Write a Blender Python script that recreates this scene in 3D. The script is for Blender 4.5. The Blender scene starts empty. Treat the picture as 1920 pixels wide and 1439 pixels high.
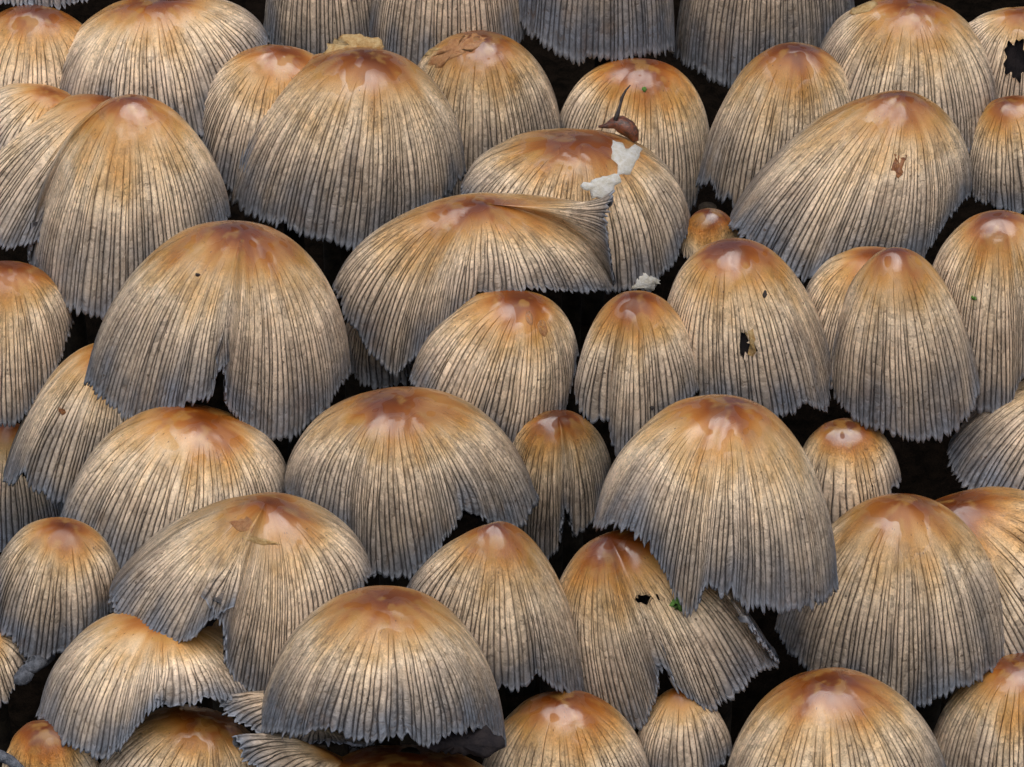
import bpy, math, random
import numpy as np
from mathutils import Matrix, Vector

# ------------------------------------------------------------------ camera, sky, sun, exposure
PITCH = math.radians(38)
FIELD = 0.14                       # metres across the frame at the mean plane
DIST = 0.62
KPX = FIELD / 1920.0               # metres per photo pixel at the mean plane
DP = DIST / KPX
scene = bpy.context.scene
SP, CP = math.sin(PITCH), math.cos(PITCH)
ROT = np.array([[1, 0, 0], [0, SP, -CP], [0, CP, SP]])   # view frame (right, up, to camera) -> world

cam_d = bpy.data.cameras.new('camera')
cam = bpy.data.objects.new('camera', cam_d)
scene.collection.objects.link(cam)
cam.location = ROT @ np.array([0, 0, DIST])
cam.rotation_euler = (math.pi / 2 - PITCH, 0, 0)
cam_d.sensor_width = 36
cam_d.lens = 36 * DIST / FIELD
cam_d.clip_start = 0.01
cam_d.clip_end = 50
scene.camera = cam

SUN_EL, SUN_AZ = math.radians(70), math.radians(-12)      # azimuth from the camera side, to the left
world = bpy.data.worlds.new('World')
scene.world = world
world.use_nodes = True
wn = world.node_tree.nodes; wl = world.node_tree.links
sky = wn.new('ShaderNodeTexSky')
sky.sky_type = 'NISHITA'
sky.sun_disc = False
sky.sun_elevation = SUN_EL
sky.sun_rotation = math.pi + SUN_AZ
sky.dust_density = 3.0
sky.air_density = 1.0
wn['Background'].inputs[1].default_value = 0.05
wl.new(sky.outputs[0], wn['Background'].inputs[0])
sun_d = bpy.data.lights.new('sun', 'SUN')
sun_d.energy = 1.5
sun_d.angle = math.radians(72)
sun_d.color = (1.0, 0.975, 0.94)
sun = bpy.data.objects.new('sun', sun_d)
scene.collection.objects.link(sun)
sdir = Vector((math.sin(SUN_AZ) * math.cos(SUN_EL), -math.cos(SUN_AZ) * math.cos(SUN_EL), math.sin(SUN_EL)))
sun.rotation_euler = sdir.to_track_quat('Z', 'Y').to_euler()
sun.location = sdir * 2
scene.view_settings.view_transform = 'Standard'
scene.view_settings.look = 'None'
scene.view_settings.exposure = 0.74
scene.view_settings.gamma = 1
scene.view_settings.use_curve_mapping = False

scene.cycles.use_adaptive_sampling = True
scene.cycles.adaptive_threshold = 0.04
scene.cycles.max_bounces = 4
scene.cycles.diffuse_bounces = 3
scene.cycles.glossy_bounces = 2
scene.cycles.use_denoising = True

# ------------------------------------------------------------------ node helpers
class NT:
    def __init__(s, name):
        s.m = bpy.data.materials.new(name); s.m.use_nodes = True
        s.t = s.m.node_tree; s.n = s.t.nodes; s.l = s.t.links
        s.b = s.n['Principled BSDF']
    def put(s, sock, v):
        if hasattr(v, 'is_output') or isinstance(v, bpy.types.NodeSocket): s.l.new(v, sock)
        else:
            try: sock.default_value = v
            except Exception: sock.default_value = (*v, 1.0)
    def math(s, op, a, b=0.0, c=None, clamp=False):
        n = s.n.new('ShaderNodeMath'); n.operation = op; n.use_clamp = clamp
        s.put(n.inputs[0], a); s.put(n.inputs[1], b)
        if c is not None: s.put(n.inputs[2], c)
        return n.outputs[0]
    def smooth(s, x, a, b, lo=0.0, hi=1.0):
        n = s.n.new('ShaderNodeMapRange'); n.interpolation_type = 'SMOOTHSTEP'
        s.put(n.inputs[0], x); s.put(n.inputs[1], a); s.put(n.inputs[2], b); s.put(n.inputs[3], lo); s.put(n.inputs[4], hi)
        return n.outputs[0]
    def noise(s, vec, scale, detail=3.0, rough=0.5, dist=0.0, w=None):
        n = s.n.new('ShaderNodeTexNoise')
        if w is not None:
            n.noise_dimensions = '4D'; s.put(n.inputs['W'], w)
        s.put(n.inputs['Vector'], vec); n.inputs['Scale'].default_value = scale
        n.inputs['Detail'].default_value = detail; n.inputs['Roughness'].default_value = rough
        n.inputs['Distortion'].default_value = dist
        return n.outputs[0]
    def comb(s, x, y, z=0.0):
        n = s.n.new('ShaderNodeCombineXYZ'); s.put(n.inputs[0], x); s.put(n.inputs[1], y); s.put(n.inputs[2], z)
        return n.outputs[0]
    def ramp(s, x, stops):
        n = s.n.new('ShaderNodeValToRGB'); e = n.color_ramp.elements
        while len(e) < len(stops): e.new(0.5)
        for el, (p, c) in zip(e, stops): el.position = p; el.color = (*c, 1)
        s.put(n.inputs[0], x)
        return n.outputs[0]
    def mix(s, f, a, b, mode='MIX'):
        n = s.n.new('ShaderNodeMix'); n.data_type = 'RGBA'; n.blend_type = mode
        s.put(n.inputs[0], f); s.put(n.inputs[6], a); s.put(n.inputs[7], b)
        return n.outputs[2]
    def attr(s, name, kind='GEOMETRY'):
        n = s.n.new('ShaderNodeAttribute'); n.attribute_name = name; n.attribute_type = kind
        return n.outputs['Fac']
    def bump(s, h, dist, strength=1.0, prev=None):
        n = s.n.new('ShaderNodeBump'); n.inputs['Strength'].default_value = strength
        n.inputs['Distance'].default_value = dist; s.put(n.inputs['Height'], h)
        if prev is not None: s.l.new(prev, n.inputs['Normal'])
        return n.outputs[0]
    def coords(s):
        n = s.n.new('ShaderNodeTexCoord')
        v = s.n.new('ShaderNodeVectorMath'); v.operation = 'SCALE'
        s.l.new(n.outputs['Object'], v.inputs[0]); v.inputs['Scale'].default_value = 1 / KPX
        return v.outputs[0]                      # in photo pixels of length
    def set(s, **kw):
        for k, v in kw.items(): s.put(s.b.inputs[k.replace('_', ' ')], v)
        return s.m

def cap_material():
    m = NT('mushroom_cap_skin')
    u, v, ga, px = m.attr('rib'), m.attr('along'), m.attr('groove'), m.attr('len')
    tone, mid, br, wetn, crk = m.attr('tone'), m.attr('blotch'), m.attr('bruise'), m.attr('film'), m.attr('crackle')
    seed, wet = m.attr('seed', 'OBJECT'), m.attr('wet', 'OBJECT')
    us = m.math('ADD', u, m.math('MULTIPLY', seed, 371.0))
    def noise2(x, y, detail):
        n = m.n.new('ShaderNodeTexNoise'); n.noise_dimensions = '2D'
        m.l.new(m.comb(x, y), n.inputs['Vector']); n.inputs['Scale'].default_value = 1.0
        n.inputs['Detail'].default_value = detail; n.inputs['Roughness'].default_value = 0.6
        return n.outputs[0]
    fine = noise2(m.math('MULTIPLY', us, 2.6), m.math('MULTIPLY', px, 0.22), 2)
    col = m.ramp(tone, RAMP)
    col = m.mix(m.math('MULTIPLY', mid, 0.45), col, (0.44, 0.235, 0.055))
    col = m.mix(m.math('MULTIPLY', br, 0.28), col, (0.20, 0.115, 0.06))
    wn_ = m.n.new('ShaderNodeTexWhiteNoise'); wn_.noise_dimensions = '1D'
    m.l.new(m.math('FLOOR', us), wn_.inputs['W'])
    ribbed = m.smooth(v, 0.27, 0.52)
    vo2 = m.n.new('ShaderNodeTexVoronoi'); vo2.feature = 'F1'; vo2.voronoi_dimensions = '2D'
    m.l.new(m.comb(m.math('ADD', us, m.math('MULTIPLY', fine, 0.5)), m.math('MULTIPLY', px, 0.07)), vo2.inputs['Vector'])
    vo2.inputs['Scale'].default_value = 1.3
    sepc = m.n.new('ShaderNodeSeparateColor'); m.l.new(vo2.outputs['Color'], sepc.inputs[0])
    crack = m.math('MULTIPLY', m.smooth(vo2.outputs['Distance'], 0.50, 0.72), m.math('MULTIPLY', ribbed, crk))
    tint = m.math('MULTIPLY', m.math('ADD', m.math('SUBTRACT', wn_.outputs[0], 0.5), m.math('SUBTRACT', sepc.outputs[0], 0.5)),
                  m.math('MULTIPLY', ribbed, 0.44))
    val = m.math('ADD', m.math('ADD', m.math('ADD', 0.86, m.math('MULTIPLY', seed, 0.24)), tint), m.math('MULTIPLY', m.math('SUBTRACT', fine, 0.5), m.smooth(v, 0.15, 0.5, 0.3, 0.9)))
    col = m.mix(1.0, col, m.comb(val, val, val), 'MULTIPLY')
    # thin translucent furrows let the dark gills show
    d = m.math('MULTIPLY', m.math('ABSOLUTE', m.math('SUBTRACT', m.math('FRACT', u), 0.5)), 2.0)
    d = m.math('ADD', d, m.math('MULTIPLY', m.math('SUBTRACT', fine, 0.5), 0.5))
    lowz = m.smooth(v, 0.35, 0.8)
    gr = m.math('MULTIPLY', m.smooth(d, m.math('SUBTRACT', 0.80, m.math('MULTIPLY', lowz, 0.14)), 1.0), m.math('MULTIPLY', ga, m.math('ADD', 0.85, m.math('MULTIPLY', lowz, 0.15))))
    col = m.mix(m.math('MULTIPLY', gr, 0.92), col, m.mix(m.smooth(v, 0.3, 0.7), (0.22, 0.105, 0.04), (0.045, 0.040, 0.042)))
    col = m.mix(m.math('MULTIPLY', crack, 0.33), col, (0.13, 0.085, 0.05))
    col = m.mix(m.math('MULTIPLY', m.smooth(v, 0.965, 0.995), 0.6), col, (0.40, 0.42, 0.47))  # pale bluish lit fringe of the hem tips, painted into the colour
    fleck = m.math('MULTIPLY', m.math('GREATER_THAN', sepc.outputs[2], 0.985), m.smooth(vo2.outputs['Distance'], 0.16, 0.26, 1.0, 0.0))
    col = m.mix(m.math('MULTIPLY', fleck, 0.8), col, (0.06, 0.035, 0.02))
    film = m.smooth(wetn, 0.415, 0.44)
    nearc = m.smooth(m.math('ADD', v, m.math('MULTIPLY', m.math('SUBTRACT', wetn, 0.5), 0.4)), 0.22, 0.50, 1.0, 0.0)
    coat = m.math('MULTIPLY', m.math('MULTIPLY', film, nearc), wet)
    rough = m.math('ADD', m.smooth(v, 0.1, 0.5, 0.38, 0.46), m.math('MULTIPLY', m.math('SUBTRACT', fine, 0.5), 0.25))
    h = m.math('SUBTRACT', m.math('MULTIPLY', m.math('ADD', fine, m.math('MULTIPLY', sepc.outputs[1], 0.5)), m.smooth(v, 0.2, 0.55, 0.05, 0.8)),
               m.math('ADD', m.math('MULTIPLY', gr, 1.6), m.math('MULTIPLY', crack, 0.4)))
    nb = m.bump(h, 2.2 * KPX, 0.9)
    nb2 = m.bump(wetn, 20.0 * KPX, 0.5)
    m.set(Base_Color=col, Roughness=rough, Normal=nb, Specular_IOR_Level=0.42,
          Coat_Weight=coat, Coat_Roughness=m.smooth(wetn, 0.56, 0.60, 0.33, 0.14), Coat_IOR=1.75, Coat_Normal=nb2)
    return m.m
RAMP = [(0.0, (0.12, 0.026, 0.003)), (0.13, (0.22, 0.056, 0.006)), (0.23, (0.37, 0.128, 0.019)), (0.34, (0.55, 0.275, 0.082)),
        (0.46, (0.68, 0.450, 0.230)), (0.58, (0.79, 0.600, 0.400)), (0.69, (0.61, 0.465, 0.330)),
        (0.81, (0.40, 0.320, 0.245)), (0.91, (0.225, 0.205, 0.195)), (1.0, (0.175, 0.185, 0.210))]



def simple(name, c0, c1, scale, rough=0.6, bump=2.0, coat=0.0, spec=0.5):
    m = NT(name); P = m.coords()
    n = m.noise(P, scale, 5, 0.65, 0.3)
    n2 = m.noise(P, scale * 7, 3, 0.6)
    f = m.smooth(m.math('ADD', m.math('MULTIPLY', n, 0.7), m.math('MULTIPLY', n2, 0.3)), 0.35, 0.65)
    return m.set(Base_Color=m.mix(f, c0, c1), Roughness=rough, Normal=m.bump(m.math('ADD', n, n2), bump * KPX, 0.8),
                 Coat_Weight=coat, Coat_Roughness=0.15, Specular_IOR_Level=spec)

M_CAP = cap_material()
M_GILL = simple('gill_flesh', (0.016, 0.014, 0.016), (0.035, 0.028, 0.028), 0.05, 0.9, spec=0.1)
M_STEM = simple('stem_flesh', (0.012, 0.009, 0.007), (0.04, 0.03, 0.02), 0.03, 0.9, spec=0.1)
M_SOIL = simple('dark_humus', (0.003, 0.0025, 0.002), (0.010, 0.007, 0.005), 0.03, 1.0, 8.0, spec=0.0)
M_FLESH = simple('torn_white_flesh', (0.58, 0.53, 0.42), (0.76, 0.74, 0.70), 0.09, 0.6, 4.0)
M_OCHRE = simple('torn_ochre_skin', (0.42, 0.22, 0.06), (0.64, 0.46, 0.22), 0.10, 0.5, 4.0)
M_BROWN = simple('brown_bud_skin', (0.012, 0.006, 0.004), (0.24, 0.06, 0.014), 0.07, 0.35, 3.0, 0.5)
M_BLACK = simple('black_bark', (0.012, 0.010, 0.010), (0.05, 0.035, 0.03), 0.15, 0.45, 2.0)
M_MOSS = simple('green_moss', (0.05, 0.14, 0.015), (0.16, 0.33, 0.06), 0.2, 0.7, 2.0)
M_GREY = simple('grey_weathered_wood', (0.03, 0.035, 0.045), (0.20, 0.21, 0.24), 0.10, 0.6, 4.0)

# ------------------------------------------------------------------ geometry helpers
def view(X, Y, z):
    """photo pixel + depth (px towards camera) -> view-frame point in px"""
    X = np.asarray(X, float); Y = np.asarray(Y, float); z = np.asarray(z, float)
    f = 1 - z / DP
    return np.stack([(X - 960) * f, (719.5 - Y) * f, z + 0 * X], -1)

def to_world(p):
    return (np.asarray(p) * KPX) @ ROT.T

def sstep(a, b, x):
    t = np.clip((x - a) / (b - a), 0, 1)
    return t * t * (3 - 2 * t)

def mesh_obj(name, verts, faces, mat, parent=None, smooth=True, origin=None):
    me = bpy.data.meshes.new(name)
    v = np.asarray(verts, float)
    if origin is not None: v = v - np.asarray(origin)
    me.from_pydata(v.tolist(), [], faces)
    if smooth: me.shade_smooth()
    me.materials.append(mat)
    o = bpy.data.objects.new(name, me)
    scene.collection.objects.link(o)
    if parent is not None: o.parent = parent
    elif origin is not None: o.location = origin
    return o

def noise1(rng, n):
    """smooth periodic random function of x in [0,1)"""
    a = rng.normal(size=n) / np.sqrt(np.arange(1, n + 1)); ph = rng.uniform(0, 6.283, n)
    return lambda x: sum(a[k] * np.sin(6.28318 * (k + 1) * x + ph[k]) for k in range(n)) / math.sqrt(n)

def vnoise(P, freq, rng, octs=3, waves=14):
    """smooth solid noise, mean 0.5, on points in px"""
    out = np.zeros(P.shape[:-1])
    tot = 0
    for o in range(octs):
        k = rng.normal(size=(waves, 3)); k *= (6.283 * freq * 0.62 * 2 ** o * rng.uniform(0.6, 1.3, (waves, 1))) / np.linalg.norm(k, axis=1, keepdims=True)
        out += (np.sin(P @ k.T + rng.uniform(0, 6.283, waves)).sum(-1) * math.sqrt(2 / waves)) * 0.55 ** o
        tot += 0.55 ** (2 * o)
    return 0.5 + 0.135 * out / math.sqrt(tot)

# ------------------------------------------------------------------ mushroom shape
RIB = 11.2
class Cap:
    def __init__(s, key, apex, hem, label, n=1.85, phi=82, rf=0.9, rb=0.75, folds=(), holes=(), wet=1.0, grey=0.0, brown=0.0,
                 dz=0.0, wave=5.0, umbo=0.0, rows=50, teeth=1.0, gill=None, nl=None, nr=None, zrel=None):
        s.__dict__.update(locals()); del s.__dict__['s']
        s.gill = gill if gill is not None else (0.3 if folds else 0.13)
        s.seed = (sum(ord(c) * (i + 3) for i, c in enumerate(key)) * 0.618) % 1.0

    def ring(s, zA):
        """closed hem ring in view px; returns points, arclength, nfront mask"""
        hp = np.array(s.hem, float)
        seg = np.r_[0, np.cumsum(np.hypot(*np.diff(hp, axis=0).T))]
        q = np.linspace(0, seg[-1], 500)
        X, Y = np.interp(q, seg, hp[:, 0]), np.interp(q, seg, hp[:, 1])
        k = np.exp(-0.5 * (np.arange(-12, 13) / 4.0) ** 2); k /= k.sum()
        def sm(a):
            e = np.r_[2 * a[0] - a[12:0:-1], a, 2 * a[-1] - a[-2:-14:-1]]
            return np.convolve(e, k, 'valid')
        X, Y = sm(X), sm(Y)
        x0, x1 = X.min(), X.max(); xc, hw = (x0 + x1) / 2, (x1 - x0) / 2
        c = np.clip((X - xc) / hw, -1, 1); sn = np.sqrt(1 - c * c)
        ax, ay = s.apex
        RF = s.rf * hw
        L = ((Y - ay) - SP * RF * sn) / CP
        z = zA - SP * L + CP * RF * sn
        front = view(X, Y, z)
        # hidden back half
        psi = np.linspace(0, math.pi, 122)[1:-1]
        wgt = (1 + np.cos(psi)) / 2
        Lb = L[-1] * wgt + L[0] * (1 - wgt); Lb = np.maximum(Lb, 0.5 * np.median(L))* np.sin(psi) ** .5 * 1 + Lb * (1 - np.sin(psi) ** .5)
        Xb = X[-1] * wgt + X[0] * (1 - wgt)
        RB = s.rb * hw
        snb = -np.sin(psi) + (sn[-1] * wgt + sn[0] * (1 - wgt)) * (1 - np.sin(psi)) * RF / RB
        Yb = ay + CP * Lb + SP * RB * snb
        zb = zA - SP * Lb + CP * RB * snb
        back = view(Xb, Yb, zb)
        return front, back

    def surface(s, zA, cols_f, cols_b, rows):
        """cols_f: hem arclength fractions 0..1 on the front, cols_b on the back"""
        fr, bk = s.ring(zA)
        lf = np.r_[0, np.cumsum(np.linalg.norm(np.diff(fr, axis=0), axis=1))]
        bk2 = np.vstack([fr[-1:], bk, fr[:1]])
        lb = np.r_[0, np.cumsum(np.linalg.norm(np.diff(bk2, axis=0), axis=1))]
        H = np.vstack([np.stack([np.interp(cols_f * lf[-1], lf, fr[:, i]) for i in range(3)], -1),
                       np.stack([np.interp(cols_b * lb[-1], lb, bk2[:, i]) for i in range(3)], -1)])
        # evened-out ring that shapes the upper cap; notches belong to the hem only
        q = np.linspace(0, 1, 241)[:-1]; tot = lf[-1] + lb[-1]
        full = np.vstack([fr, bk2[1:]]); lall = np.r_[lf, lf[-1] + lb[1:]]
        D = np.stack([np.interp(q * tot, lall, full[:, i]) for i in range(3)], -1)
        kk = np.exp(-0.5 * (np.arange(-24, 25) / 7.0) ** 2); kk /= kk.sum()
        D = np.stack([np.convolve(np.r_[D[-24:, i], D[:, i], D[:24, i]], kk, 'valid') for i in range(3)], -1)
        D = np.vstack([D, D[:1]]); qq = np.r_[q, 1.0]
        qc = np.r_[cols_f * lf[-1], lf[-1] + cols_b * lb[-1]] / tot
        Hs = np.stack([np.interp(qc, qq, D[:, i]) for i in range(3)], -1)
        A = view(*s.apex, zA)
        allp = np.vstack([fr[::5], bk2[::2]])
        a = allp.mean(0) - A; a /= np.linalg.norm(a)
        up = np.array([0, -CP, -SP]); a = 0.75 * a + 0.25 * up; a /= np.linalg.norm(a)
        t = np.asarray(rows)
        bl = sstep(0.40, 1.0, t)[:, None, None]
        # keep the overall size of the ring when evening it out
        cen = Hs.mean(0); k = np.linalg.norm(H - cen, axis=1).mean() / np.linalg.norm(Hs - cen, axis=1).mean(); Hs = cen + (Hs - cen) * k
        V = Hs[None] * (1 - bl) + H[None] * bl - A
        ax = (V @ a)[..., None] * a; rad = V - ax
        pm = math.radians(s.phi)
        wr = sstep(-1, 1, (H[:, 0] - A[0]) / (0.7 * np.abs(H[:, 0] - A[0]).max()))
        nn = (s.nl or s.n) * (1 - wr) + (s.nr or s.n) * wr
        e = (2.0 / nn)[None]; tc = t[:, None]
        r = np.sin(tc * pm) ** e / math.sin(pm) ** e
        h = (1 - np.cos(tc * pm) ** e) / (1 - math.cos(pm) ** e)
        h = h - s.umbo * (np.exp(-(tc / 0.16) ** 2) - math.exp(-(1 / 0.16) ** 2))
        S = A + h[..., None] * ax + r[..., None] * rad
        return S, lf[-1], lb[-1], A, a, fr

def normals(S):
    dth = np.roll(S, -1, 1) - np.roll(S, 1, 1)
    dt = np.gradient(S, axis=0)
    n = np.cross(dth, dt)
    n /= np.linalg.norm(n, axis=2, keepdims=True) + 1e-9
    return n, dt / (np.linalg.norm(dt, axis=2, keepdims=True) + 1e-9), dth / (np.linalg.norm(dth, axis=2, keepdims=True) + 1e-9)

def build_mushroom(cap, zA, ground_fn):
    rng = np.random.default_rng(int(cap.seed * 1e6))
    fr, bk = cap.ring(zA)
    lf = np.linalg.norm(np.diff(fr, axis=0), axis=1).sum()
    nr = max(12, int(round(lf / RIB)))
    # rib widths vary
    wid = rng.uniform(0.58, 1.45, nr); edges = np.r_[0, np.cumsum(wid)]; edges /= edges[-1]
    phase = np.array([0, 0.16, 0.36, 0.64, 0.84])
    cf = (edges[:-1, None] + (edges[1:] - edges[:-1])[:, None] * phase[None]).ravel()
    uf = (np.arange(nr)[:, None] + phase[None]).ravel()
    cf = np.r_[cf, 1.0]; uf = np.r_[uf, nr]
    NB = 48
    cb = np.linspace(0, 1, NB + 2)[1:-1]
    nrb = int(lf / RIB * 0.9)
    ub = nr + cb * nrb
    U = np.r_[uf, ub]
    nf = len(cf); nc = nf + NB
    t = np.linspace(0, 1, cap.rows + 1)[1:]
    t[0] = 0.012
    S, LF, LB, A, a, frr = cap.surface(zA, cf, cb, t)
    N, T, TH = normals(S)
    if np.median(np.einsum('ijk,ijk->ij', N[-8:, :nf], np.broadcast_to([0, 0, 1.], N[-8:, :nf].shape))) < 0: N = -N
    T2 = t[:, None]
    theta = np.r_[cf * 0.55, 0.55 + cb * 0.45][None]
    # broad unevenness, deeper towards the hem
    f1, f2 = noise1(rng, 7), noise1(rng, 7)
    disp = cap.wave * (f1(theta) * sstep(0.15, 1, T2) + 0.5 * f2(theta + 0.35 * T2) * sstep(0.05, .5, T2))
    # creases
    hemXY = np.stack([frr[:, 0] / (1 - frr[:, 2] / DP) + 960, 719.5 - frr[:, 1] / (1 - frr[:, 2] / DP)], -1)
    cum = np.r_[0, np.cumsum(np.linalg.norm(np.diff(frr, axis=0), axis=1))]
    calm = np.ones(nf)
    for (fx, fy, w, dep, t0) in cap.folds:
        i = np.argmin((hemXY[:, 0] - fx) ** 2 + (hemXY[:, 1] - fy) ** 2)
        ds = np.r_[cf * LF - cum[i], np.full(NB, 1e5)][None]
        calm = calm * (1 - 0.9 * np.exp(-(ds[0, :nf] / (0.9 * w)) ** 2))
        rt = np.sin(T2 * 1.45)
        disp = disp - dep * np.exp(-np.abs(ds) / w) * sstep(t0, min(1, t0 + 0.6), T2) * rt
        disp = disp + 0.35 * dep * np.exp(-((np.abs(ds) - 2.4 * w) / (1.3 * w)) ** 2) * sstep(t0, 1, T2) * rt
    S = S + N * disp[..., None]
    N, T, TH = normals(S)
    if np.median(N[-8:, :nf, 2]) < 0: N = -N
    # furrows between the ribs
    start = np.where(np.arange(nr + 1) % 2 == 0, rng.uniform(0.24, 0.40, nr + 1), rng.uniform(0.36, 0.62, nr + 1))
    start = start + max(0.0, cap.brown - 0.15) * 0.55
    gi = np.round(U[:nf]).astype(int).clip(0, nr)
    st = np.r_[start[gi], np.full(NB, 0.3)][None]
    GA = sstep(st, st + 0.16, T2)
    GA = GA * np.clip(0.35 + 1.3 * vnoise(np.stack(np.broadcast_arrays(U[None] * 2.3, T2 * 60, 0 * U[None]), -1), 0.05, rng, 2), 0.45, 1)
    prof = np.r_[np.exp(-(np.abs(uf - np.round(uf)) / 0.13) ** 2), np.full(NB, 0.2)][None]
    circ = np.linalg.norm(np.roll(S, -5, 1) - S, axis=2)
    amp = np.minimum(2.6, 0.35 * circ)
    wobp = rng.uniform(0, 6.28, nr + 1); wobf = rng.uniform(5, 11, nr + 1)
    rib_i = np.floor(U[:nf]).astype(int).clip(0, nr - 1)
    ribh = rng.uniform(-0.5, 0.9, nr)[rib_i]
    crown = np.r_[np.sin(np.pi * (uf - np.floor(uf))) * (0.9 + ribh), np.zeros(NB)][None]
    d2 = -amp * prof * GA + crown * 0.9 * GA * np.minimum(1, circ / 8)
    S = S + N * d2[..., None]
    lat = np.zeros((len(t), nc))
    g = gi
    lat[:, :nf] = (np.sin(wobf[g][None] * T2 * 1.6 + wobp[g][None]) * 1.2 + np.sin(23 * T2 + 3 * wobp[g][None]) * 0.5) * GA[:, :nf] * np.minimum(1, circ[:, :nf] / 7)
    S = S + TH * lat[..., None]
    # ragged hem
    ln = noise1(rng, 24)
    tooth = rng.normal(0, 3.2, nr) + 3.0 * ln(np.arange(nr) / nr)
    chip = rng.uniform(size=nr) < 0.06
    tooth[chip] -= rng.uniform(6, 13, chip.sum())
    tt = np.zeros(nc); tip = rng.uniform(-0.2, 0.2, nr)
    tt[:nf] = tooth[rib_i] * np.sin(np.pi * (uf - np.floor(uf))) + 9.0 * (1 - 2 * np.abs(uf - np.floor(uf) - 0.5 - tip[rib_i])) - 6.0
    tt *= cap.teeth; tt[:nf] *= calm
    S = S + T * (tt[None] * sstep(0.86, 1, T2))[..., None]
    curl = rng.normal(0, 1.6, nr)
    cu = np.zeros(nc); cu[:nf] = curl[rib_i] * calm
    S = S + N * (cu[None] * sstep(0.93, 1, T2))[..., None]

    # rim rolling under
    inner1 = S[-1] - N[-1] * 3.2 - T[-1] * 0.5
    inner2 = S[-4] - N[-4] * 5.0
    rowsall = np.concatenate([S, inner1[None], inner2[None]], 0)
    nrow = rowsall.shape[0]
    base = to_world(A + a * 0.0)
    verts = np.vstack([A[None] , rowsall.reshape(-1, 3)])
    vw = to_world(verts)
    alongv = np.r_[t, 1.0, 0.97]
    plen = np.r_[0, np.cumsum(np.linalg.norm(np.diff(S, axis=0), axis=2).mean(1))]
    plen = np.r_[plen, plen[-1] + 3, plen[-1] + 6]
    # faces
    I = 1 + np.arange(nrow * nc).reshape(nrow, nc)
    J = np.roll(I, -1, 1)
    quads = np.stack([I[:-1], I[1:], J[1:], J[:-1]], -1)
    if cap.holes:
        cen = rowsall.reshape(-1, 3)
        f = 1 - cen[:, 2] / DP
        X = (cen[:, 0] / f + 960).reshape(nrow, nc); Y = (719.5 - cen[:, 1] / f).reshape(nrow, nc)
        inside = np.zeros((nrow, nc), bool)
        R3 = rowsall.reshape(nrow, nc, 3)
        for (hx, hy, rx, ry) in cap.holes:
            ang = np.arctan2((Y - hy) / ry, (X - hx) / rx)
            lim = 1 + 0.16 * np.sin(5 * ang + 1) + 0.12 * np.sin(11 * ang)
            rr = np.sqrt(((X - hx) / rx) ** 2 + ((Y - hy) / ry) ** 2)
            ins = (rr < lim) & (np.arange(nc)[None] < nf) & (np.arange(nrow)[:, None] < nrow - 3)
            k = np.where(ins, lim / np.maximum(rr, 0.05), 1.0)
            nx, ny = hx + (X - hx) * k, hy + (Y - hy) * k
            ff = 1 - R3[..., 2] / DP
            R3[..., 0] = np.where(ins, (nx - 960) * ff, R3[..., 0]); R3[..., 1] = np.where(ins, (719.5 - ny) * ff, R3[..., 1])
            inside |= ins
        verts = np.vstack([A[None], R3.reshape(-1, 3)]); vw = to_world(verts)
        i2 = np.roll(inside, -1, 1)
        keep = ~(inside[:-1] & inside[1:] & i2[:-1] & i2[1:])
        quads = quads[keep]
    faces = quads.reshape(-1, 4).tolist()
    faces += [[0, int(I[0, j]), int(J[0, j])] for j in range(nc)]
    # root empty on the ground under the cap
    axisp = A + (frr.mean(0) - A) * 0.15
    top = to_world(axisp)
    gz = ground_fn(top[0], top[1])
    root = bpy.data.objects.new('mushroom', None)
    scene.collection.objects.link(root)
    root.empty_display_size = 0.005
    by = top[1] + 220 * KPX; gz = ground_fn(top[0], by)
    root.location = (top[0], by, gz)
    cap.root = root
    root['label'] = cap.label; root['category'] = 'mushroom'; root['group'] = 'mushrooms crowded in the clump'
    org = np.array(root.location)
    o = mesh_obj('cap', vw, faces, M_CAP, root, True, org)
    cap.tris = (vw, faces)
    me = o.data
    def attr(nm, rowvals):
        at = me.attributes.new(nm, 'FLOAT', 'POINT'); at.data.foreach_set('value', np.asarray(rowvals, np.float32).ravel())
    attr('rib', np.r_[U.mean(), np.tile(U, nrow)])
    attr('along', np.r_[0, np.repeat(alongv, nc)])
    attr('len', np.r_[0, np.repeat(plen, nc)])
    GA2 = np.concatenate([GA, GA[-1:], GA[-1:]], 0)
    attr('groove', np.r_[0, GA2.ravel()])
    PV = verts - A
    AV = np.r_[0, np.repeat(alongv, nc)]
    Uv = np.r_[U.mean(), np.tile(U, nrow)]
    LV = np.r_[0, np.repeat(plen, nc)]
    big = vnoise(PV, 0.011, rng)
    stq = np.stack([Uv * 0.30 * RIB * 0.5, LV * 0.05, 0 * Uv], -1)
    streak = vnoise(stq, 0.12, rng, 2)
    midn = vnoise(PV, 0.030, rng, 3)
    brn = vnoise(PV, 0.020, rng, 3)
    attr('tone', np.clip(AV + (big - 0.5) * 0.24 + (streak - 0.5) * 0.17 * sstep(0.08, 0.3, AV) - cap.brown * 0.3 + cap.grey * 0.25 * AV, 0, 1))
    attr('blotch', sstep(0.55, 0.70, midn) * (1 - sstep(0.3, 0.8, AV)))
    attr('bruise', sstep(0.62, 0.80, brn))
    attr('film', vnoise(PV, 0.018, rng, 3) - 0.10 * np.exp(-(AV / 0.11) ** 2) + 0.03)
    attr('crackle', sstep(0.36, 0.62, vnoise(PV, 0.03, rng, 2)))
    for nm in ('seed', 'wet'): o[nm] = float(getattr(cap, nm))
    # gills: pleated inner lining
    ci = np.r_[np.arange(0, nf, 5), np.arange(nf, nc, 1)]
    ri = np.linspace(4, len(t) - 2, 12).astype(int)
    axp = A + ((S[ri] - A) @ a).mean(1)[:, None, None] * a
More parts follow.
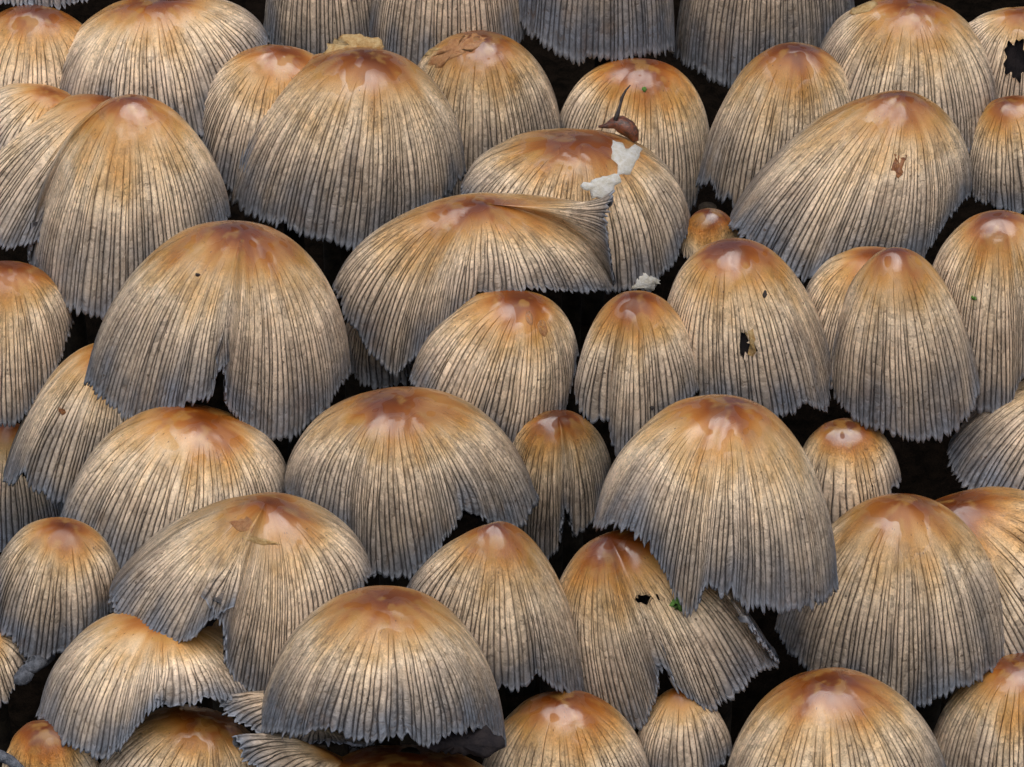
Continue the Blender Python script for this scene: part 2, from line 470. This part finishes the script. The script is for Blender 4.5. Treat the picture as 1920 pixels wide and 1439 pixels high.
    lin = cap.gill + 0.02 * (np.arange(len(ci)) % 2)[None, :, None]
    G = S[ri][:, ci] * (1 - lin) + axp * lin - np.array([0, -CP, -SP]) * -6.0
    gv = to_world(G.reshape(-1, 3)); K = np.arange(G.shape[0] * G.shape[1]).reshape(G.shape[:2]); K2 = np.roll(K, -1, 1)
    gf = np.stack([K[:-1], K2[:-1], K2[1:], K[1:]], -1).reshape(-1, 4).tolist() + [K[0].tolist()]
    mesh_obj('gills', gv, gf, M_GILL, root, False, org)
    # stem
    p0 = to_world(A + (frr.mean(0) - A) * 0.25 + np.array([0, SP, -CP]) * 60); p1 = np.array([top[0], by, gz - 0.003])
    rs = 24 * KPX; ns = 14; sv = []; bend = rng.normal(0, 10 * KPX, 2)
    for i in range(9):
        q = i / 8; c = p0 * (1 - q) + p1 * q
        c[:2] += bend * math.sin(math.pi * q)
        R = rs * (0.75 + 0.35 * q + 0.25 * (q > 0.9))
        for j in range(ns):
            an = 6.2832 * j / ns; sv.append([c[0] + R * math.cos(an), c[1] + R * math.sin(an), c[2]])
    sf = [[i * ns + j, i * ns + (j + 1) % ns, (i + 1) * ns + (j + 1) % ns, (i + 1) * ns + j] for i in range(8) for j in range(ns)]
    sf += [list(range(ns))[::-1], list(range(8 * ns, 9 * ns))]
    mesh_obj('stem', sv, sf, M_STEM, root, True, org)
    return root

# ------------------------------------------------------------------ the mushrooms, back to front
CAPS = []
def C(*a, **k): CAPS.append(Cap(*a, **k))
C('c00', (60, -110), [(-80, -30), (0, 8), (70, 18), (150, 8), (210, -40)], 'pale mushroom whose hem just shows above the brown cap in the corner')
C('c01', (65, 16), [(-95, 180), (-40, 235), (50, 255), (140, 225), (215, 160)], 'brown wet-topped mushroom half hidden behind the large pale cap', brown=.25)
C('c08a', (600, -200), [(495, 60), (530, 130), (600, 150), (680, 130), (708, 60)], 'narrow pale ribbed mushroom between two broad grey ribbed caps', wet=.4)
C('c08b', (845, -230), [(690, 60), (730, 150), (830, 200), (930, 180), (1000, 40)], 'grey ribbed mushroom behind the peeling brown cap', wet=.4)
C('c02', (290, 2), [(94, 188), (150, 230), (270, 270), (370, 260), (450, 210), (507, 80)], 'large pale mushroom whose hem rests on the orange-spotted two-lobed cap', n=2.0, folds=[(265, 240, 18, 10, .4)], brown=-.1)
C('c03', (100, 172), [(-70, 240), (-30, 310), (40, 340), (120, 320), (190, 250)], 'small flat pale mushroom squeezed under the broad two-lobed cap', brown=-.1, wet=.3)
C('c08c', (1120, -270), [(968, 38), (995, 68), (1035, 98), (1085, 126), (1110, 116), (1160, 118), (1205, 106), (1266, 96)], 'grey mushroom with jagged hem hanging over a black gap', grey=.4, teeth=1.4, n=2.1)
C('c08d', (1450, -230), [(1264, 105), (1290, 128), (1325, 152), (1400, 180), (1500, 170), (1600, 40)], 'broad tan ribbed mushroom with bluish hem corner beside the jagged grey one', grey=.2, n=2.1)
C('c16', (1920, 22), [(1798, 60), (1830, 180), (1880, 260), (1960, 260), (2030, 120)], 'mushroom with a pale ragged hole torn in its side', holes=[(1905, 112, 22, 36)], brown=.0, gill=0.45)
C('c15', (1705, 7), [(1530, 110), (1545, 230), (1640, 310), (1780, 320), (1880, 220)], 'honey coloured mushroom with a shiny dimple on its crown', n=2.0, brown=.05)
C('c10', (1205, 120), [(1046, 240), (1090, 380), (1180, 430), (1250, 420), (1300, 392), (1334, 300)], 'smooth dusky mushroom with a side crease behind the brown bud', n=2.2, folds=[(1095, 382, 26, 34, .12)], brown=.15)
C('c20', (1328, 396), [(1272, 470), (1310, 520), (1350, 520), (1388, 470)], 'tiny red-brown wet mushroom button between the caps', brown=.9, wet=1.2, n=2.2)
C('c12', (1492, 88), [(1308, 345), (1322, 352), (1334, 338), (1350, 385), (1366, 372), (1380, 395), (1440, 400), (1520, 380), (1614, 230)], 'smooth golden mushroom with chewed hem corner', n=2.0, brown=.12, teeth=1.2)
C('c17', (1893, 187), [(1808, 310), (1825, 375), (1860, 392), (1910, 405), (1970, 385), (2015, 290)], 'brown topped mushroom tucked beside the big leaning tan cap', n=2.0, brown=.15)
C('c07', (895, 68), [(764, 200), (780, 320), (860, 400), (960, 390), (1058, 250)], 'brown mushroom with peeling dark skin on its crown', n=2.1, brown=.12)
C('c04', (530, 95), [(366, 200), (395, 330), (470, 390), (580, 390), (680, 250)], 'small mushroom with glossy brown crown squeezed behind the tall central cap', brown=.1)
C('c06b', (650, 112), [(420, 298), (432, 312), (470, 330), (560, 330), (700, 300), (800, 180)], 'pale fold of a mushroom with frayed ochre crown behind the tall central cap', brown=-.05)
C('c11', (1085, 262), [(866, 360), (930, 440), (1040, 520), (1150, 552), (1220, 548), (1264, 500), (1294, 425)], 'mushroom with white torn flesh beside the brown bud', brown=.1, n=2.0)
C('c06', (695, 102), [(424, 378), (455, 402), (515, 424), (530, 415), (545, 440), (610, 458), (682, 470), (740, 440), (810, 400), (870, 325)], 'tall pale mushroom with blue-grey fringed hem and orange crown', n=1.95, folds=[(735, 445, 22, 14, .5)], teeth=1.2, dz=15)
C('c37', (1580, 796), [(1490, 900), (1530, 990), (1620, 1000), (1692, 900)], 'small dark glossy mushroom deep between larger caps', brown=.35, wet=1.2, n=2.2)
C('c14', (1690, 178), [(1363, 424), (1400, 450), (1440, 480), (1506, 532), (1550, 505), (1640, 480), (1730, 495), (1775, 430), (1824, 365)], 'big leaning mushroom with a rusty scar below its crown', n=1.9, folds=[(1640, 480, 40, 20, .5)], nl=1.45, nr=1.95)
C('c05b', (212, 190), [(-85, 365), (-35, 440), (12, 468), (60, 458), (130, 450), (230, 430), (330, 350)], 'side lobe', n=1.8, nl=1.6, wet=.4, brown=.02)
C('c05', (245, 184), [(60, 440), (58, 505), (78, 545), (130, 578), (196, 602), (270, 585), (350, 530), (432, 405)], 'two-lobed mushroom with orange wet spots and a deep side fold', n=1.8, nl=1.7, dz=80)
C('c22', (15, 500), [(-130, 730), (-60, 790), (28, 800), (60, 765), (105, 700), (138, 610)], 'dark brown ribbed mushroom in shade beneath the two-lobed cap', brown=.2, n=2.2, wet=.4)
C('c50', (705, 560), [(640, 660), (670, 715), (710, 732), (760, 725), (790, 650)], 'dark ribbed mushroom in the gap under the torn fan-shaped cap', grey=.2, wet=.2, dz=-120)
C('c13', (905, 382), [(622, 540), (655, 610), (690, 660), (736, 714), (785, 662), (850, 602), (888, 552), (930, 556), (1000, 542), (1080, 552), (1152, 548), (1142, 480), (1136, 405), (1150, 356)], 'torn fan-shaped mushroom with white shredded flesh on its edge', n=1.7, rf=.55, rb=.45, gill=.7, folds=[(888, 552, 30, 34, .35)], brown=0.14, dz=75)
C('c36', (2030, 725), [(1776, 845), (1785, 890), (1832, 934), (1900, 950), (2000, 930), (2150, 850)], 'tilted grey ribbed mushroom edge beside a black gap', grey=.3, wet=.4)
C('c18', (1872, 405), [(1738, 560), (1780, 690), (1828, 778), (1886, 788), (1912, 720), (2010, 570)], 'mushroom with a green speck and pink glossy crown', n=2.0, brown=.05)
C('c21b', (1640, 476), [(1506, 570), (1520, 660), (1565, 740), (1640, 780), (1730, 760), (1790, 640)], 'side lobe', n=2.0, brown=.1, wet=.3)
C('c21', (1675, 470), [(1558, 690), (1564, 752), (1590, 790), (1660, 815), (1722, 830), (1785, 815), (1822, 782), (1836, 740)], 'cream mushroom with bright orange wet crown and scalloped hem', n=1.85, brown=-.03, teeth=1.2)
C('c19', (1368, 460), [(1248, 600), (1280, 720), (1370, 790), (1440, 790), (1492, 778), (1508, 758), (1530, 768), (1556, 774), (1562, 690)], 'golden mushroom with a slit hole torn in its front', n=2.0, holes=[(1396, 648, 9, 26), (1408, 655, 11, 13)], brown=.08)
C('c20b', (985, 558), [(764, 712), (820, 790), (880, 850), (945, 860), (1010, 830), (1060, 780), (1084, 665)], 'mushroom with two small scabs by its crown', n=1.95, brown=.05)
C('c20c', (1192, 554), [(1076, 730), (1105, 790), (1136, 805), (1156, 862), (1200, 840), (1260, 790), (1320, 725)], 'narrow mushroom with a long side crease and dull brown crown', n=2.0, folds=[(1138, 812, 30, 44, .2)], brown=.12)
C('c46', (20, 795), [(-70, 990), (-20, 1040), (30, 1050), (100, 1010), (120, 950)], 'dark ribbed mushroom in deep shade by the slanting one', grey=.3, brown=-0.1, wet=.2, dz=-350)
C('c23', (225, 650), [(0, 900), (22, 912), (46, 884), (56, 918), (110, 945), (190, 930), (270, 870), (330, 780)], 'slanting mushroom with bite in its hem behind the split cap', n=1.9, wet=.5)
C('c09', (455, 430), [(162, 715), (200, 757), (265, 804), (325, 775), (385, 750), (407, 732), (415, 670), (424, 765), (455, 800), (505, 832), (552, 826), (610, 775), (660, 700)], 'large mushroom with amber wet crown, its hem split up the middle', n=1.9, folds=[(414, 675, 26, 22, .45)], teeth=1.2, dz=55)
C('c35', (1765, 950), [(1640, 1100), (1740, 1220), (1880, 1258), (1990, 1180), (2070, 1010)], 'orange-brown mushroom with wrinkled side behind the large bell cap', n=1.65, brown=0.4)
C('c27', (1045, 779), [(943, 870), (965, 990), (1020, 1058), (1050, 1030), (1062, 945), (1076, 1012), (1110, 990), (1152, 890)], 'small dark-crowned mushroom with a slit in its hem', n=2.1, brown=.22, folds=[(1062, 945, 12, 14, .5)])
C('c25', (375, 782), [(110, 985), (135, 1025), (180, 1070), (236, 1100), (300, 1100), (380, 1080), (470, 1040), (540, 915)], 'broad mushroom with pinkish smooth crown below the split hem', n=2.0, brown=-.02)
C('c26', (740, 750), [(530, 925), (590, 965), (655, 1000), (682, 1055), (692, 1082), (725, 1088), (776, 1086), (806, 1055), (856, 985), (870, 958), (905, 978), (972, 996), (1006, 945)], 'mushroom with a flared side lobe and pink crown with one orange patch', n=2.0, folds=[(668, 1020, 18, 16, .5), (866, 960, 18, 30, .5)])
C('c45', (-45, 1185), [(-110, 1280), (-30, 1340), (15, 1315), (48, 1240)], 'ochre mushroom peeping out beside the grey twig end', brown=.2, wet=.3)
C('c29', (120, 985), [(-20, 1100), (0, 1192), (28, 1196), (40, 1224), (78, 1242), (140, 1220), (205, 1160), (235, 1100)], 'small brown-stained mushroom with notched hem above the grey twig end', n=2.0, folds=[(110, 1230, 20, 16, .4)], grey=.2, wet=.3, brown=.05)
C('c42', (1915, 1239), [(1740, 1440), (1800, 1530), (1920, 1565), (2040, 1530), (2100, 1410)], 'pale shaded mushroom with streaked crown below the big bell hem', n=2.0, brown=.12)
C('c41', (1680, 1362), [(1590, 1480), (1690, 1550), (1768, 1470)], 'narrow sliver of a mushroom beside the amber-dropped bell', brown=.1, wet=.3)
C('c34', (1690, 938), [(1452, 1180), (1470, 1222), (1498, 1240), (1512, 1262), (1560, 1282), (1610, 1315), (1682, 1350), (1750, 1318), (1790, 1290), (1835, 1280), (1880, 1242), (1898, 1205)], 'large bell mushroom with white glare on its pink wet crown', n=1.75, brown=.05)
C('c39', (1275, 1295), [(1185, 1430), (1240, 1510), (1320, 1500), (1372, 1410)], 'small greyish ribbed mushroom under the torn strips', brown=-.15, grey=.1, wet=.2)
C('c33', (1145, 1010), [(1036, 1190), (1090, 1300), (1150, 1370), (1205, 1374), (1230, 1310), (1242, 1235), (1262, 1290), (1330, 1338), (1390, 1298), (1430, 1258), (1464, 1252), (1400, 1170)], 'torn dark-crowned mushroom split into strips with bits of moss', n=1.75, rf=.7, rb=.6, gill=.7, holes=[(1208, 1124, 16, 9), (1238, 1120, 11, 6)], brown=.18, folds=[(1242, 1240, 16, 24, .5)])
C('c24', (1360, 760), [(1110, 990), (1150, 985), (1195, 1005), (1222, 1045), (1244, 1078), (1268, 1130), (1290, 1160), (1304, 1145), (1322, 1098), (1350, 1122), (1376, 1110), (1390, 1138), (1446, 1146), (1495, 1148), (1548, 1132), (1568, 1100)], 'large mushroom with many amber drops on its crown and ragged hem', n=1.95, teeth=1.4, dz=30, folds=[(1235, 1060, 30, 14, .6)])
C('c44', (80, 1362), [(5, 1480), (60, 1560), (130, 1560), (200, 1480)], 'smooth brown young mushroom low beside dark moss', brown=.45, wet=.3, n=2.2)
C('c43', (385, 1348), [(170, 1470), (260, 1545), (390, 1560), (500, 1480)], 'mushroom with glossy brown crown under the saddle-shaped one', n=2.0, brown=.22)
C('c30', (305, 1160), [(72, 1345), (110, 1390), (150, 1412), (200, 1430), (242, 1390), (284, 1332), (294, 1312), (320, 1336), (390, 1312), (490, 1325), (510, 1270)], 'saddle-shaped tan mushroom with curved fringe under the two-lobed cracked one', n=1.95, folds=[(294, 1312, 36, 16, .3)], brown=-.1, wet=.2)
C('c28', (500, 942), [(198, 1120), (212, 1160), (235, 1182), (275, 1192), (330, 1208), (366, 1196), (394, 1165), (406, 1120), (412, 1175), (422, 1250), (445, 1285), (492, 1314), (530, 1280), (610, 1200), (694, 1075)], 'mushroom with two lobes parted by a deep crease and cracked crown', n=1.9, folds=[(406, 1120, 30, 34, .2)], nl=1.35, nr=1.85)
C('c31', (928, 984), [(760, 1110), (810, 1210), (900, 1290), (994, 1292), (1010, 1268), (1046, 1296), (1104, 1312)], 'conical mushroom with blackened spot near its hem and shiny crown', n=1.6, folds=[(1005, 1275, 18, 16, .6)], brown=.03, nl=1.35, nr=1.7)
C('c47', (580, 1330), [(410, 1312), (414, 1335), (440, 1352), (480, 1378), (560, 1400), (700, 1390)], 'small strip of grey curled ribbed hem beneath the bluish bell', rf=.6, rb=.5, grey=.2, wet=.2, n=1.7)
C('c48', (640, 1425), [(436, 1385), (455, 1425), (520, 1470), (600, 1500), (700, 1510), (800, 1480)], 'flattened mushroom with pale frilled side under the bluish bell', rf=.5, rb=.4, wet=.3, n=1.7)
C('c38', (1050, 1312), [(895, 1500), (980, 1600), (1110, 1610), (1230, 1490)], 'orange wet mushroom with pink glare beside the bluish bell', n=2.0, brown=.12)
C('c40', (1552, 1274), [(1345, 1520), (1440, 1600), (1570, 1615), (1690, 1580), (1780, 1480)], 'golden mushroom with a keyhole-shaped amber drop on its crown', n=1.9, brown=.1)
C('c32', (730, 1122), [(478, 1376), (520, 1374), (560, 1382), (622, 1368), (652, 1386), (690, 1396), (742, 1384), (800, 1402), (846, 1378), (878, 1366), (915, 1372), (950, 1396)], 'pale bluish bell mushroom with curled hem showing black gills', n=1.95, grey=.25, wet=.6, gill=.06)
C('c49', (770, 1425), [(560, 1520), (680, 1590), (800, 1600), (960, 1520)], 'dark red-brown mushroom crown in shade under the bluish bell', brown=.8, wet=.8, n=2.1, zrel=('c32', -90))

# depth order: every cap stands just in front of the ones it overlaps
CELL = 8
def depth_map(cap):
    cf = np.linspace(0, 1, 90); cb = np.linspace(0, 1, 42)[1:-1]
    S, *_ = cap.surface(0.0, cf, cb, np.linspace(0.02, 1, 60))
    p = S.reshape(-1, 3); f = 1 - p[:, 2] / DP
    X = np.round((p[:, 0] / f + 960) / CELL).astype(int); Y = np.round((719.5 - p[:, 1] / f) / CELL).astype(int)
    d = {}
    for x, y, z in zip(X, Y, p[:, 2]):
        if z > d.get((x, y), -1e9): d[(x, y)] = z
    return d
ZS = []; zbuf = []
for i, cap in enumerate(CAPS):
    dm = depth_map(cap)
    z0 = 1.15 * (cap.apex[1] - 719)
    reqs = []
    for j in range(i):
        common = [k for k in dm if k in zbuf[j]]
        if len(common) > 5:
            diff = np.array([zbuf[j][k] + ZS[j] - dm[k] for k in common])
            reqs.append(np.percentile(diff, 80) + 3)
    z = (max(reqs) if reqs else z0) + cap.dz
    if cap.zrel: z = ZS[[c.key for c in CAPS].index(cap.zrel[0])] + cap.zrel[1]
    ZS.append(z); zbuf.append(dm)

tops = np.array([to_world(view(*c.apex, z)) for c, z in zip(CAPS, ZS)])
G = np.linalg.lstsq(np.c_[tops[:, :2], np.ones(len(tops))], tops[:, 2], rcond=None)[0]
resid = tops[:, 2] - np.c_[tops[:, :2], np.ones(len(tops))] @ G
GOFF = resid.min() - 420 * KPX
def ground(x, y): return G[0] * x + G[1] * y + G[2] + GOFF

# ------------------------------------------------------------------ ground
rng = np.random.default_rng(5)
n = 90; ext = 0.26
gx, gy = np.meshgrid(np.linspace(-ext, ext, n) + tops[:, 0].mean(), np.linspace(-ext, ext, n) + tops[:, 1].mean())
fa = [(rng.uniform(20, 160, 2) * rng.choice([-1, 1], 2), rng.uniform(0, 6.28)) for _ in range(40)]
bumpy = sum(np.sin(gx * k[0] + gy * k[1] + p) / (np.hypot(*k) / 40) for k, p in fa) * 0.0004
gzv = ground(gx, gy) + bumpy
gv = np.stack([gx, gy, gzv], -1).reshape(-1, 3)
K = np.arange(n * n).reshape(n, n)
gfc = np.stack([K[:-1, :-1], K[:-1, 1:], K[1:, 1:], K[1:, :-1]], -1).reshape(-1, 4).tolist()
go = mesh_obj('ground', gv, gfc, M_SOIL)
go['kind'] = 'structure'; go['label'] = 'dark humus under the mushrooms'; go['category'] = 'ground'

for cap, z in zip(CAPS, ZS):
    build_mushroom(cap, z, ground)

# two mushrooms have a second lobe grown to the same crown
def join_lobe(lobe, main):
    a = next(c for c in CAPS if c.key == lobe).root; b = next(c for c in CAPS if c.key == main).root
    for ch in list(a.children):
        if ch.name.startswith('cap'):
            ch.parent = b; ch.location = a.location - b.location; ch.name = 'side_lobe'
        else: bpy.data.objects.remove(ch)
    bpy.data.objects.remove(a)
join_lobe('c05b', 'c05'); join_lobe('c21b', 'c21')

# ------------------------------------------------------------------ small things on and between the caps
from mathutils.bvhtree import BVHTree
BY = {c.key: c for c in CAPS}; ZK = {c.key: z for c, z in zip(CAPS, ZS)}
_bvh = {}
CAMP = Vector(cam.location)
def hit(key, X, Y):
    """point and normal of a cap's skin where the pixel ray meets it"""
    if key not in _bvh:
        v, f = BY[key].tris
        _bvh[key] = BVHTree.FromPolygons(v.tolist(), f)
    p = Vector(to_world(view(X, Y, 0.0)))
    loc, nor, _, _ = _bvh[key].ray_cast(CAMP, (p - CAMP).normalized())
    if loc is None:
        loc, nor, _, _ = _bvh[key].find_nearest(Vector(to_world(view(X, Y, ZK[key] - 40))))
    if nor.dot(CAMP - loc) < 0: nor = -nor
    return np.array(loc), np.array(nor)

def inset(poly, k):
    c = np.mean(poly, 0); return [tuple(c + (np.array(p) - c) * k) for p in poly]

def densify(poly, step, rng, jit):
    out = []
    for a, b in zip(poly, poly[1:] + poly[:1]):
        n = max(1, int(math.hypot(b[0] - a[0], b[1] - a[1]) / step))
        for i in range(n):
            out.append((a[0] + (b[0] - a[0]) * i / n + rng.normal(0, jit), a[1] + (b[1] - a[1]) * i / n + rng.normal(0, jit)))
    return out

def flake(name, key, poly, mat, lift=3.0, thick=4.0, dome=3.0, jit=1.2, parent=True, seed=1, fixed_z=None, edge_lift=0.0):
    """thin uneven scrap lying on a cap (or standing free at fixed depth)"""
    rng = np.random.default_rng(seed)
    ring = densify(poly, 7, rng, jit); n = len(ring)
    rings = [inset(ring, k) for k in (1.0, 0.86, 0.55, 0.25)]
    V = []; lifts = [0.0 + edge_lift, lift * 0.8 + edge_lift * .6, lift + dome * 0.6, lift + dome]
    for rg, lf in zip(rings, lifts):
        for (x, y) in rg:
            if fixed_z is None:
                p, nn = hit(key, x, y)
            else:
                p = to_world(view(x, y, fixed_z)); nn = ROT @ np.array([0, 0, 1.])
            V.append(p + nn * (lf + rng.normal(0, 0.5) * (lf > 0)) * KPX)
    base = [np.array(v) for v in V[:n]]
    for v, (x, y) in zip(base, ring):
        d = ROT @ np.array([0, 0, -1.]); V.append(v + d * thick * KPX)
    F = []
    for r in range(3):
        for i in range(n):
            j = (i + 1) % n; F.append([r * n + i, r * n + j, (r + 1) * n + j, (r + 1) * n + i])
    F.append([3 * n + i for i in range(n)])
    for i in range(n):
        j = (i + 1) % n; F.append([4 * n + j, 4 * n + i, i, j][::-1])
    F.append([4 * n + i for i in range(n)][::-1])
    if parent:
        r = BY[key].root
        return mesh_obj(name, V, F, mat, r, True, np.array(r.location))
    return mesh_obj(name, V, F, mat, None, True, np.mean(V, 0))

def ell(cx, cy, rx, ry, ang=0.0, n=12):
    return [(cx + rx * math.cos(a) * math.cos(ang) - ry * math.sin(a) * math.sin(ang), cy + rx * math.cos(a) * math.sin(ang) + ry * math.sin(a) * math.cos(ang))
            for a in [6.2832 * i / n for i in range(n)]]

M_SCAR = simple('dull_scar_skin', (0.34, 0.13, 0.04), (0.52, 0.27, 0.11), 0.12, 0.4, 3.0, 0.3)
M_RUST = simple('rusty_scar_skin', (0.16, 0.045, 0.012), (0.42, 0.17, 0.05), 0.12, 0.45, 3.0, 0.3)
flake('torn_flesh', 'c13', [(1087, 350), (1110, 337), (1158, 326), (1167, 339), (1150, 357), (1129, 372), (1109, 370), (1107, 359)], M_FLESH, 3, 5, 2, jit=1.8, seed=2, fixed_z=float(((ROT.T @ hit('c13', 1100, 385)[0]) / KPX)[2]) + 6)
flake('torn_flesh', 'c11', [(1145, 266), (1170, 268), (1178, 280), (1192, 271), (1204, 280), (1197, 298), (1186, 312), (1183, 328), (1161, 328), (1158, 308), (1147, 300)], M_FLESH, 3, 4, 1, jit=1.5, seed=3)
flake('frayed_skin', 'c06b', [(606, 104), (614, 84), (633, 71), (650, 68), (666, 63), (684, 67), (700, 72), (713, 70), (724, 92), (691, 106), (644, 108)], M_OCHRE, 4, 8, 5, jit=3.0, seed=5, fixed_z=ZK['c06'] - 60)
flake('pale_scab', 'c07', [(768, 95), (804, 78), (826, 87), (804, 109), (790, 106)], M_OCHRE, 1.5, 2, 1, jit=2.2, seed=6)
flake('peeling_skin', 'c07', [(800, 122), (818, 96), (850, 76), (890, 62), (918, 70), (900, 88), (872, 98), (846, 112), (820, 130)], M_SCAR, 1.2, 2, 0.6, jit=2.5, seed=7)
flake('pale_crack', 'c28', [(452, 1006), (480, 1006), (505, 1014), (530, 1021), (490, 1024), (466, 1016)], M_OCHRE, 1, 2, 0.5, jit=1.2, seed=19)
flake('cracked_skin', 'c28', [(430, 981), (463, 966), (478, 986), (472, 1000), (448, 996)], M_SCAR, 1.2, 2, 0.6, jit=1.5, seed=18)
flake('rusty_scar', 'c14', [(1678, 288), (1698, 292), (1696, 321), (1685, 332), (1674, 314)], M_RUST, 1, 2, 0.5, jit=2.6, seed=9)
flake('scab', 'c20b', ell(993, 597, 7, 14, -.2), M_SCAR, 1, 2, -1, jit=.7, seed=10)
flake('scab', 'c20b', ell(1017, 616, 9, 17, -.2), M_SCAR, 1, 2, -1, jit=1.0, seed=11)
flake('torn_strip', 'c19', [(1396, 622), (1411, 617), (1417, 637), (1407, 658), (1400, 642)], M_OCHRE, 1, 2, 0.5, jit=.5, seed=12)
flake('pale_scab', 'c15', [(1586, 24), (1606, 13), (1639, 2), (1647, 9), (1628, 20), (1599, 29)], M_OCHRE, 3, 3, 3, seed=13)
o = flake('gill_fringe', 'c32', [(770, 1385), (846, 1370), (915, 1364), (950, 1392), (938, 1408), (908, 1421), (862, 1416), (800, 1404)], M_GILL, 4, 8, 10, jit=2.5, seed=15, fixed_z=ZK['c32'] - 30)
o['label'] = 'black ragged gills under the curled hem'

def scrap(name, label, cat, key, poly, mat, lift, seed, group=None, **k):
    o = flake(name, key, poly, mat, lift, 3, lift * 0.8, parent=False, seed=seed, **k)
    o['label'] = label; o['category'] = cat
    if group: o['group'] = group
    return o
scrap('flesh_shred', 'bluish white shred of flesh lodged behind the narrow brown-crowned cap', 'shred', 'c11', [(1183, 540), (1205, 511), (1249, 528), (1251, 553), (1234, 548)], M_FLESH, 5, 21)
scrap('moss_tuft', 'bright green tuft of moss on the torn strips', 'moss', 'c33', [(1256, 1138), (1262, 1126), (1273, 1118), (1276, 1130), (1282, 1147), (1270, 1142)], M_MOSS, 5, 22)
scrap('soil_crumb', 'black crumb on the cap with the split hem', 'crumb', 'c09', ell(371, 516, 5, 3.2), M_BLACK, 2.5, 23, jit=.3)
scrap('soil_crumb', 'long dark crumb on the cap with the slit hole', 'crumb', 'c19', ell(1434, 552, 4, 8, .2), M_BLACK, 2.5, 24, jit=.3)
scrap('soil_crumb', 'black dot low on the narrow creased cap', 'crumb', 'c20c', ell(1223, 765, 3.5, 3.5), M_BLACK, 2, 25, jit=.3)
scrap('leaf_crumb', 'dark green leaf fleck on a cap near the hem-side crease', 'leaf fleck', 'c18', ell(1826, 559, 5.5, 4), M_MOSS, 2, 26, jit=.8)
scrap('leaf_crumb', 'pale green fleck on the smooth dusky cap', 'leaf fleck', 'c10', ell(1208, 168, 4, 5), M_MOSS, 2, 27, jit=.8)
scrap('bark_crumb', 'brown fleck stuck on the slanting cap with the bitten hem', 'bark fleck', 'c23', ell(115, 772, 9, 5, .7), M_RUST, 2, 28, jit=1.5)

def tube(name, pts, radii, mat, parent=None, origin=None, ns=10, rough=0.0, seed=0):
    rng = np.random.default_rng(seed); P = np.array(pts, float); V = []; F = []
    for i, (p, r) in enumerate(zip(P, radii)):
        d = P[min(i + 1, len(P) - 1)] - P[max(i - 1, 0)]; d /= np.linalg.norm(d)
        e1 = np.cross(d, [0.3, 0.9, 0.2]); e1 /= np.linalg.norm(e1); e2 = np.cross(d, e1)
        for j in range(ns):
            a = 6.2832 * j / ns; rr = r * KPX * (1 + rng.normal(0, rough))
            V.append(p + (e1 * math.cos(a) + e2 * math.sin(a)) * rr)
    for i in range(len(P) - 1):
        for j in range(ns):
            k = (j + 1) % ns; F.append([i * ns + j, i * ns + k, (i + 1) * ns + k, (i + 1) * ns + j])
    F.append(list(range(ns))[::-1]); F.append(list(range((len(P) - 1) * ns, len(P) * ns)))
    return mesh_obj(name, V, F, mat, parent, True, origin)

# brown bud with a thin black stalk lying between two caps
bz = np.array(hit('c11', 1176, 262)[0]); zb = float(((ROT.T @ bz) / KPX)[2]) + 4
bud = bpy.data.objects.new('flower_bud', None); scene.collection.objects.link(bud)
bud.location = bz; bud['label'] = 'shiny brown bud with thin black stalk behind the white torn flesh'; bud['category'] = 'bud'
q = lambda X, Y, dz=0: to_world(view(X, Y, zb + dz))
tube('bud_body', [q(1122, 238), q(1136, 237), q(1150, 231), q(1163, 232), q(1177, 240), q(1187, 252), q(1193, 266)], [2, 5, 11, 17, 18, 13, 5], M_BROWN, bud, bz, 14, .05, 3)
tube('stalk', [q(1154, 226, 8), q(1158, 213, 9), q(1162, 200, 8), q(1166, 184, 8), q(1173, 170, 8), q(1182, 160, 6)], [6, 4.5, 3.2, 2.8, 2.2, 1.2], M_BLACK, bud, bz, 8, .12, 4)
# grey twig end
tz = ZK['c29'] - 10
q = lambda X, Y, dz=0: to_world(view(X, Y, tz + dz))
tw = tube('twig_end', [q(34, 1284), q(36, 1275), q(46, 1266), q(52, 1256), q(60, 1246), q(78, 1240, -60), q(95, 1230, -150)], [7, 13, 15, 12, 15, 13, 10], M_GREY, None, q(34, 1284), 12, .12, 6)
tw['label'] = 'knobbly grey twig end sticking out under the notched hem'; tw['category'] = 'twig'
tz = ZK['c44'] + 20
tw = tube('twig', [q(-30, 1405), q(0, 1416), q(20, 1427), q(45, 1450), q(70, 1475)], [9, 10, 9, 10, 9], M_GREY, None, q(20, 1427), 10, .1, 8)
tw['label'] = 'straight dark grey twig beside the smooth brown young cap'; tw['category'] = 'twig'
